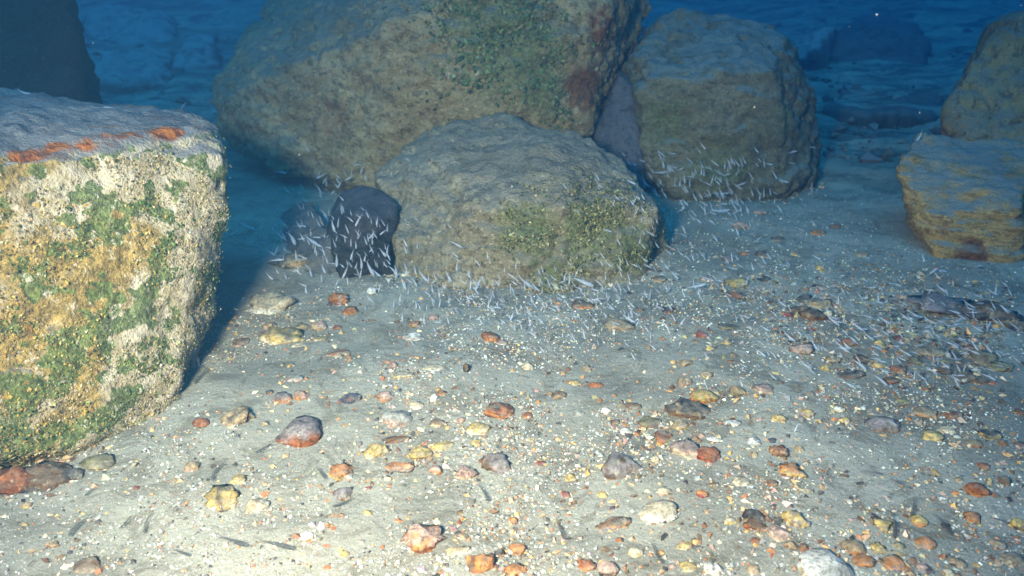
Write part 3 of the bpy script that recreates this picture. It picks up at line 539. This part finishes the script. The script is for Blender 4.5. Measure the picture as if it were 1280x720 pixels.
# gravel: grains past counting
n = 150000
gxx = RNG.normal(0.12, 0.95, n); gyy = 0.75 + RNG.gamma(2.2, 0.55, n)
keep = (1.6*fbm(np.stack([gxx, gyy, 0*gxx], 1), 4.0, 4, 61) + RNG.normal(0, 0.3, n) + 0.55*sstep(-0.75, 0.0, gxx) - 0.10 > 0) & (gyy < 4.2) & (np.abs(gxx) < 0.75*gyy+0.3)
gxx, gyy = gxx[keep], gyy[keep]; n = len(gxx)
sz = 0.0008 + 0.0036*RNG.random(n)**4
pos = np.stack([gxx, gyy, gz(gxx, gyy)+0.25*sz], 1)
nr = np.tile([0, 0, 1.0], (n, 1)) + RNG.normal(0, 0.25, (n, 3)); nr /= np.linalg.norm(nr, axis=1, keepdims=True)
cg = pal(n, [(0.66,0.64,0.59),(0.50,0.44,0.33),(0.33,0.33,0.31),(0.06,0.06,0.065),(0.46,0.31,0.12),(0.36,0.15,0.07),(0.18,0.13,0.09),(0.42,0.41,0.38)], [6,9,30,20,7,8,16,22])
grains('gravel', pos, nr, sz, 0.75, cg, tint_mat('gravel_grain', 0.7, 0.3, 0.1, 400))

k = 2600; rx = RNG.normal(1.2, 0.32, k); ry = RNG.normal(2.12, 0.22, k); keep = np.abs(rx) < 0.68*ry; rx, ry = rx[keep], ry[keep]; k = len(rx)
rs = 0.003+0.010*RNG.random(k)**2.5
nr = np.tile([0, 0, 1.0], (k, 1)) + RNG.normal(0, 0.3, (k, 3)); nr /= np.linalg.norm(nr, axis=1, keepdims=True)
grains('rubble', np.stack([rx, ry, gz(rx, ry)], 1), nr, rs, 0.6, pal(k, [(0.20,0.15,0.085),(0.11,0.085,0.06),(0.05,0.045,0.045),(0.30,0.23,0.12),(0.22,0.10,0.05),(0.25,0.25,0.24)], [5,5,4,3,2,4]), tint_mat('rubble_grain', 0.9, 0.1, 0.2, 200))
def flat_normals(k, tilt):
    nr = np.tile([0, 0, 1.0], (k, 1)) + RNG.normal(0, tilt, (k, 3)); return nr/np.linalg.norm(nr, axis=1, keepdims=True)
GRIT = tint_mat('grit_grain', 0.85, 0.15, 0.3, 220)
WARM = [(0.36,0.25,0.14),(0.27,0.11,0.05),(0.45,0.24,0.09),(0.52,0.43,0.29),(0.15,0.09,0.055),(0.06,0.05,0.048),(0.30,0.28,0.25),(0.36,0.24,0.20)]
bx, by = [], []
for r_ in STONES:
    if r_[1] > 340 and r_[2] > 13:
        p, t = G(r_[0], r_[1]); k = int(9+r_[2]*0.8); sp = 0.025+r_[2]*t/F*0.55
        bx.append(RNG.normal(p.x, sp, k)); by.append(RNG.normal(p.y, sp*1.1, k))
bx, by = np.concatenate(bx), np.concatenate(by); k = len(bx); gs = 0.0016+0.0085*RNG.random(k)**3
grains('broken_grit', np.stack([bx, by, gz(bx, by)+0.1*gs], 1), flat_normals(k, .3), gs, 0.6, pal(k, WARM, [5,3,2,4,4,3,4,2]), GRIT)
k = 5200; bx = RNG.normal(0.30, 0.55, k); by = 1.0+RNG.gamma(2.4, 0.30, k)
keep = (fbm(np.stack([bx, by, 0*bx], 1), 5, 3, 131)+RNG.normal(0, .3, k) > 0.22) & (np.abs(bx) < 0.7*by); bx, by = bx[keep], by[keep]; k = len(bx); gs = 0.0022+0.0042*RNG.random(k)**2
grains('loose_chips', np.stack([bx, by, gz(bx, by)-0.1*gs], 1), flat_normals(k, .25), gs, 0.5, pal(k, WARM, [5,5,5,5,2,1,3,3]), GRIT)
# crumbs and drifted grit where the boulders meet the sand
bx, by = [], []
for o in (bb, lo, rb, lb):
    V = coords(o.data); i = np.abs(V[:, 2]-gz(V[:, 0], V[:, 1])) < 0.025; V = V[i]
    j = RNG.choice(len(V), 700); bx.append(V[j, 0]+RNG.normal(0, .03, 700)); by.append(V[j, 1]+RNG.normal(-.01, .035, 700))
bx, by = np.concatenate(bx), np.concatenate(by); k = len(bx); gs = 0.002+0.012*RNG.random(k)**3
grains('boulder_crumbs', np.stack([bx, by, gz(bx, by)], 1), flat_normals(k, .35), gs, 0.6, pal(k, WARM, [4,1,1,2,5,4,6,1]), GRIT)
# rubble of the far slope
k = 2600; fy = 4.2+7*RNG.random(k)**1.5; fx = RNG.uniform(-0.75, 0.75, k)*fy
keep = fbm(np.stack([fx, fy, 0*fx], 1), 0.9, 3, 71)+RNG.normal(0, .2, k) > 0; fx, fy = fx[keep], fy[keep]; k = len(fx); gs = 0.012+0.055*RNG.random(k)**3
grains('far_rubble', np.stack([fx, fy, gz(fx, fy)], 1), flat_normals(k, .3), gs, 0.55, pal(k, [(0.05,0.05,0.05),(0.09,0.09,0.085),(0.14,0.14,0.13)], [4,4,2]), GRIT)
# ------------------------------------------------------------------ fish
def fish_meshes():
    """one little fish of length 1: head at +X, tail at -X"""
    rings, seg = 9, 8; V, Fq = [], []
    prof = [(0.50,.030),(0.47,.068),(0.38,.100),(0.26,.112),(0.10,.100),(-0.08,.072),(-0.22,.046),(-0.32,.030),(-0.37,.024)]
    for xx, rr in prof:
        for k in range(seg):
            a = 2*math.pi*k/seg; V.append((xx, 0.62*rr*math.cos(a), rr*math.sin(a)))
    for i in range(rings-1):
        for k in range(seg):
            Fq.append((i*seg+k, (i+1)*seg+k, (i+1)*seg+(k+1) % seg, i*seg+(k+1) % seg))
    body = mesh_np('fish_body', V, Fq)
    tv = []
    for s in (1, -1):
        for yy in (0.006, -0.006): tv += [(-0.345, yy, 0.004*s), (-0.36, yy, 0.030*s), (-0.50, yy*.4, 0.165*s), (-0.475, yy*.4, 0.090*s)]
    tf = []
    for b in (0, 8): tf += [(b, b+1, b+2, b+3), (b+4, b+7, b+6, b+5)] + [(b+i, b+4+i, b+4+(i+1) % 4, b+(i+1) % 4) for i in range(4)]
    tail = mesh_np('fish_tail', tv, tf, False)
    ev, ef = [], []
    for s in (1, -1):
        b = len(ev); ev += [(p*0.018+np.array([0.40, 0.052*s, 0.022])) for p in ICO2]; ef += [f+b for f in ICF2]
    eye = mesh_np('fish_eye', np.array(ev), np.array(ef))
    return body, tail, eye
FB, FT, FE = fish_meshes()
def bent(me, amt, slim=1.0):
    m2 = me.copy(); V = coords(m2)
    V[:, 1] = V[:, 1]*slim + amt*(V[:, 0]-0.1)**2*np.where(V[:, 0] < 0.1, 1, 0.4)
    V[:, 2] = V[:, 2]*slim + 0.35*amt*(0.2-V[:, 0])**2
    m2.vertices.foreach_set('co', V.astype(np.float32).ravel()); m2.update(); return m2
def fish_mat(name, col, alpha):
    m = NT(name); m.b.inputs['Alpha'].default_value = alpha
    c = m.mix(m.ramp(m.noise(9, 3), 0.4, 0.6), col, tuple(x*0.75 for x in col)); return m.done(c, 0.35, 0.5)
PALE, GLASS, DUSK = fish_mat('pale_fish_skin', (0.48, 0.52, 0.64), 0.45), fish_mat('clear_fish_skin', (0.50, 0.55, 0.66), 0.33), fish_mat('dusky_fish_skin', (0.07, 0.07, 0.07), 0.38)
EYE = NT('fish_eye').done((0.02, 0.02, 0.02), 0.3, 0.5)
PROTO = {}
def make_proto(mat, key):
    PROTO[key] = []
    for amt in (-0.35, -0.15, 0.05, 0.2, 0.4):
        sl = 0.62 if key == 'dusk' else 1.15
        b, t, e = bent(FB, amt, sl), bent(FT, amt, sl), bent(FE, amt, sl)
        b.materials.append(mat); t.materials.append(mat); e.materials.append(EYE); PROTO[key].append((b, t, e))
make_proto(PALE, 'pale'); make_proto(GLASS, 'clear'); make_proto(DUSK, 'dusk')
bpy.context.view_layer.update()
DG = bpy.context.evaluated_depsgraph_get()
def add_fish(px, py, ln, ang, key, lab, grp, off=None):
    """(px, py) middle of the fish, ang: the way its head points, degrees below the picture's horizontal"""
    d = ray(px, py).normalized(); o0 = Vector((0, 0, CAM_H))
    hit, loc, *_ = S.ray_cast(DG, o0, d)
    dist = (loc-o0).length if hit else 4.0
    clear = off if off is not None else random.uniform(0.03, 0.10)
    pos = o0 + d*(dist-clear-ln*dist/F*0.35)
    depth = (dist-clear)*d.dot(Vector((0, CP, -SP)))
    L = ln*depth/F
    a = R(ang); right, up, fwd = Vector((1,0,0)), Vector((0,SP,CP)), Vector((0,CP,-SP))
    hd = (right*math.cos(a) - up*math.sin(a) - fwd*random.uniform(-.15, .35)).normalized()
    side = hd.cross(fwd*random.uniform(0.3, 1)+right*random.uniform(-.5,.5)+up*0.2).normalized(); dors = side.cross(hd).normalized()
    if key == 'dusk':       # skims the sand
        dx, dy = math.cos(a)*ln*0.5, math.sin(a)*ln*0.5
        A, B = G(px-dx, py-dy, 0.010)[0], G(px+dx, py+dy, 0.010)[0]
        pos = (A+B)/2; L = (B-A).length; hd = (B-A).normalized(); L = min(L, 0.11)
        side = hd.cross(Vector((0, 0, 1))).normalized(); dors = side.cross(hd)
    M = Matrix((hd, side, dors)).transposed().to_4x4()
    L *= 0.82
    b, t, e = random.choice(PROTO[key])
    f = link('small_fish', b); f.matrix_world = Matrix.Translation(pos) @ M @ Matrix.Scale(L, 4)
    for nm, me in (('tail_fin', t), ('eye', e)): link(nm, me, None, f)
    props(f, lab, 'fish', grp)
# x, y, length, heading
SH = [
 ('small pale forked-tail fish hovering before the dark boulder', 'fish by the dark boulder', 'pale',
  [(353,292,26,60),(365,297,24,62),(408,273,34,58),(416,282,20,75),(376,282,18,10),(388,300,26,30),(345,325,24,-5),(338,315,18,30),(346,312,14,110),(336,345,18,40),(421,325,22,88),(432,340,22,115),(440,318,18,105),(445,306,13,85),(452,328,20,90),(462,335,26,60),(470,341,18,40),(478,315,18,55),(466,293,13,100),(479,290,14,140),(484,312,16,90),(448,275,22,115),(428,262,16,60),(398,235,20,58),(395,305,20,25),(358,238,18,40),(350,215,20,10),(402,220,18,150),(425,230,16,120),(438,222,18,150),(452,212,14,100),(372,336,14,80),(388,340,16,70),(404,336,16,60),(310,283,24,25)]),
 ('small pale forked-tail fish along the foot of the low boulder', 'fish by the low boulder', 'clear',
  [(495,340,20,85),(508,338,14,100),(528,345,26,45),(540,360,16,80),(560,345,20,60),(571,332,14,95),(588,355,20,90),(598,354,24,115),(585,372,18,20),(503,352,18,70),(518,352,18,60),(655,352,34,35),(668,358,22,45),(706,345,18,100),(712,348,20,95),(728,352,36,22),(742,362,18,15),(664,372,16,80),(690,386,16,30),(747,372,14,85),(774,373,14,95),(762,382,16,40),(620,384,16,10),(640,395,16,110),(550,378,16,100),(570,305,22,30),(568,318,16,40),(520,380,14,85),(600,400,16,60),(675,400,16,45),(820,305,14,60),(808,332,16,25),(832,334,14,30),(850,316,14,40),(838,285,14,60),(845,345,14,70),(870,358,30,-15),(530,398,16,90),(500,372,14,95),(560,400,14,75),(700,400,14,60),(785,398,26,30),(645,330,16,95),(757,345,14,90),(800,300,12,100)]),
 ('faint bluish fish hovering along the foot of the upright boulder', 'fish by the upright boulder', 'clear',
  [(806,228,22,52),(818,237,16,60),(786,203,14,60),(824,216,24,-5),(836,210,14,60),(862,228,14,90),(850,228,14,95),(857,236,16,55),(868,246,18,58),(896,227,14,50),(925,231,18,-20),(898,264,34,-5),(886,240,14,60),(828,262,12,60),(803,245,14,60),(840,192,14,5),(802,201,12,20),(872,275,16,40),(893,296,18,60),(908,325,14,60),(950,245,14,100),(880,215,14,90),(960,205,16,10),(990,190,16,-10),(930,200,14,60),(940,240,14,80),(915,250,12,80),(975,225,14,40)]),
 ('faint slanting fish over the dim rubble below the ochre boulder', 'fish over the dim rubble', 'clear',
  [(1040,400,28,38),(1070,407,26,38),(1085,420,24,35),(1105,400,24,35),(1052,434,28,40),(1018,432,20,50),(1100,474,30,40),(1075,455,26,45),(1130,440,26,30),(1150,470,22,35),(1160,400,22,30),(1175,360,26,35),(1165,340,18,-40),(1210,380,20,35),(1240,365,20,30),(1190,430,24,30),(1220,410,24,30),(1145,395,20,10),(985,420,26,40),(1005,455,26,35),(950,440,22,40),(965,470,20,40),(1235,470,24,30),(1060,480,22,30),(1180,455,22,40),(1255,385,22,35),(955,410,18,30),(930,395,18,20),(1120,355,20,20),(1200,395,22,30)]),
 ('dusky slender fish low over the bare sand and gravel', 'dusky fish over the sand', 'dusk',
  [(97,656,46,132),(158,652,30,135),(183,652,36,105),(40,702,22,130),(270,588,34,120),(225,690,30,20),(290,676,50,18),(345,680,60,14),(400,590,26,50),(250,470,30,130),(115,612,30,140),(1119,656,42,88),(1142,634,28,105),(1171,597,22,55),(1180,655,44,52),(1250,650,34,18),(1125,604,40,25),(1090,590,34,10),(430,628,40,160),(605,615,34,60),(820,690,40,60),(655,470,16,15),(1246,617,16,40),(890,700,34,80),(700,660,34,70),(330,560,30,150)]),
]
for lab, grp, key, rows in SH:
    if key != 'dusk':       # the shoal is denser than the fish that stand out one by one
        for (x, y, ln, an) in random.sample(rows, int(len(rows)*0.95)):
            x2, y2 = x+random.gauss(0, 20), y+random.gauss(0, 12)
            if not (x2 < 300 or 500 < x2 < 560 and y2 < 300): rows = rows + [(x2, y2, random.uniform(9, 16), an+random.uniform(-25, 25))]
    for k, (x, y, ln, an) in enumerate(rows):
        tilt = 'lying level' if an % 180 < 20 or an % 180 > 160 else 'standing upright' if 75 <= an % 180 <= 105 else 'slanting'
        size = 'tiny' if ln < 17 else 'small' if ln < 27 else 'long'
        own = tell(f"{size} {dict(pale='white', clear='translucent', dusk='dusky')[key]} fish {tilt}", x, y) or lab
        add_fish(x, y, ln, an, key, own, grp, random.uniform(0.008, 0.02) if key == 'dusk' else None)
for (x, y, ln, an, lab) in [(230,131,15,120,'bright white little fish just above the rounded corner of the square boulder'), (135,134,20,170,'little white fish low over the flat top of the square boulder'), (30,116,26,15,'little bluish white fish between the square boulder and the almost black boulder'), (1150,170,18,120,'pale little fish at the back corner of the layered ochre boulder')]:
    add_fish(x, y, ln, an, 'pale', lab, None, 0.05 if y > 131 else 1.9 if x == 230 else 0.05)

k = 90; ff = RNG.uniform(1.3, 4.5, k); fp = np.array([list(P(RNG.uniform(0, 1280), RNG.uniform(0, 420), f)) for f in ff]); fp = fp[fp[:, 2] > 0.05]; k = len(fp)
grains('drifting_flecks', fp, flat_normals(k, 2.0), 0.0010+0.0016*RNG.random(k)**2, 0.8, pal(k, [(0.3,0.3,0.3),(0.2,0.2,0.2)], [1,1]), GRIT)
# the rest of the shoal, past counting: one mesh
BV = coords(FB); BV = BV.reshape(9, 8, 3)[[0, 2, 4, 6, 8]][:, ::2].reshape(-1, 3); TV = np.array([(-0.36, 0, 0), (-0.52, 0.01, 0.17), (-0.45, 0, 0.0), (-0.52, -0.01, -0.17)])
FF = [(i*4+k, (i+1)*4+k, (i+1)*4+(k+1) % 4, i*4+(k+1) % 4) for i in range(4) for k in range(4)] + [(20, 21, 22, 22), (20, 22, 23, 23)]
FT3 = np.array([(a, b, c) for a, b, c, d in FF] + [(a, c, d) for a, b, c, d in FF[:16]])
allV, allF = [], []
for (cx, cy, sx, sy, an0, k) in [(395,290,55,38,65,100), (455,318,25,22,90,22), (640,365,110,20,60,170), (860,232,70,24,55,110), (880,310,70,45,45,90), (1090,430,90,40,36,150), (1200,400,50,30,32,60), (760,400,120,25,60,70)]:
    for _ in range(k):
        px, py = random.gauss(cx, sx), random.gauss(cy, sy)
        if px < 300: continue
        d = ray(px, py).normalized(); hit, loc, *_r = S.ray_cast(DG, Vector((0, 0, CAM_H)), d)
        if not hit: continue
        dist = (loc-Vector((0, 0, CAM_H))).length - random.uniform(0.02, 0.22)
        L = random.uniform(7, 15)*dist/F; a = R(an0+random.gauss(0, 25))
        hd = (Vector((1, 0, 0))*math.cos(a) - Vector((0, SP, CP))*math.sin(a) + Vector((0, CP, -SP))*random.uniform(-.3, .3)).normalized()
        sd_ = hd.cross(Vector((random.uniform(-.5, .5), CP, -SP+random.uniform(-.5, .5)))).normalized(); up_ = sd_.cross(hd)
        M3 = np.array([hd, sd_, up_])*L
        allF.append(FT3+24*len(allV)); allV.append(np.concatenate([BV*[1, 1.3, 1.3], TV])@M3 + np.array(Vector((0, 0, CAM_H))+d*dist))
props(link('fish_shoal', mesh_np('fish_shoal', np.concatenate(allV), np.concatenate(allF)), fish_mat('shoal_skin', (0.46, 0.50, 0.62), 0.29)), kind='stuff')
# ------------------------------------------------------------------ the water itself, as one closed body of haze
m = NT('sea_water'); m.t.nodes.remove(m.b)
pv = m.n('ShaderNodeVolumePrincipled')
pv.inputs['Color'].default_value = (0.035, 0.135, 0.27, 1); pv.inputs['Density'].default_value = 0.16
pv.inputs['Absorption Color'].default_value = (0.10, 0.44, 0.73, 1); pv.inputs['Anisotropy'].default_value = 0.55
m.t.links.new(pv.outputs[0], m.out.inputs['Volume'])
x0, x1, y0, y1, z0, z1 = -72, 72, -42, 92, -2.5, 6.5
bv = [(x, y, z) for z in (z0, z1) for y in (y0, y1) for x in (x0, x1)]
bf = [(0,2,3,1), (4,5,7,6), (0,1,5,4), (2,6,7,3), (0,4,6,2), (1,3,7,5)]
props(link('haze', mesh_np('haze', bv, bf, False), m.m), kind='stuff')
print('gz range', zf.min(), zf.max())
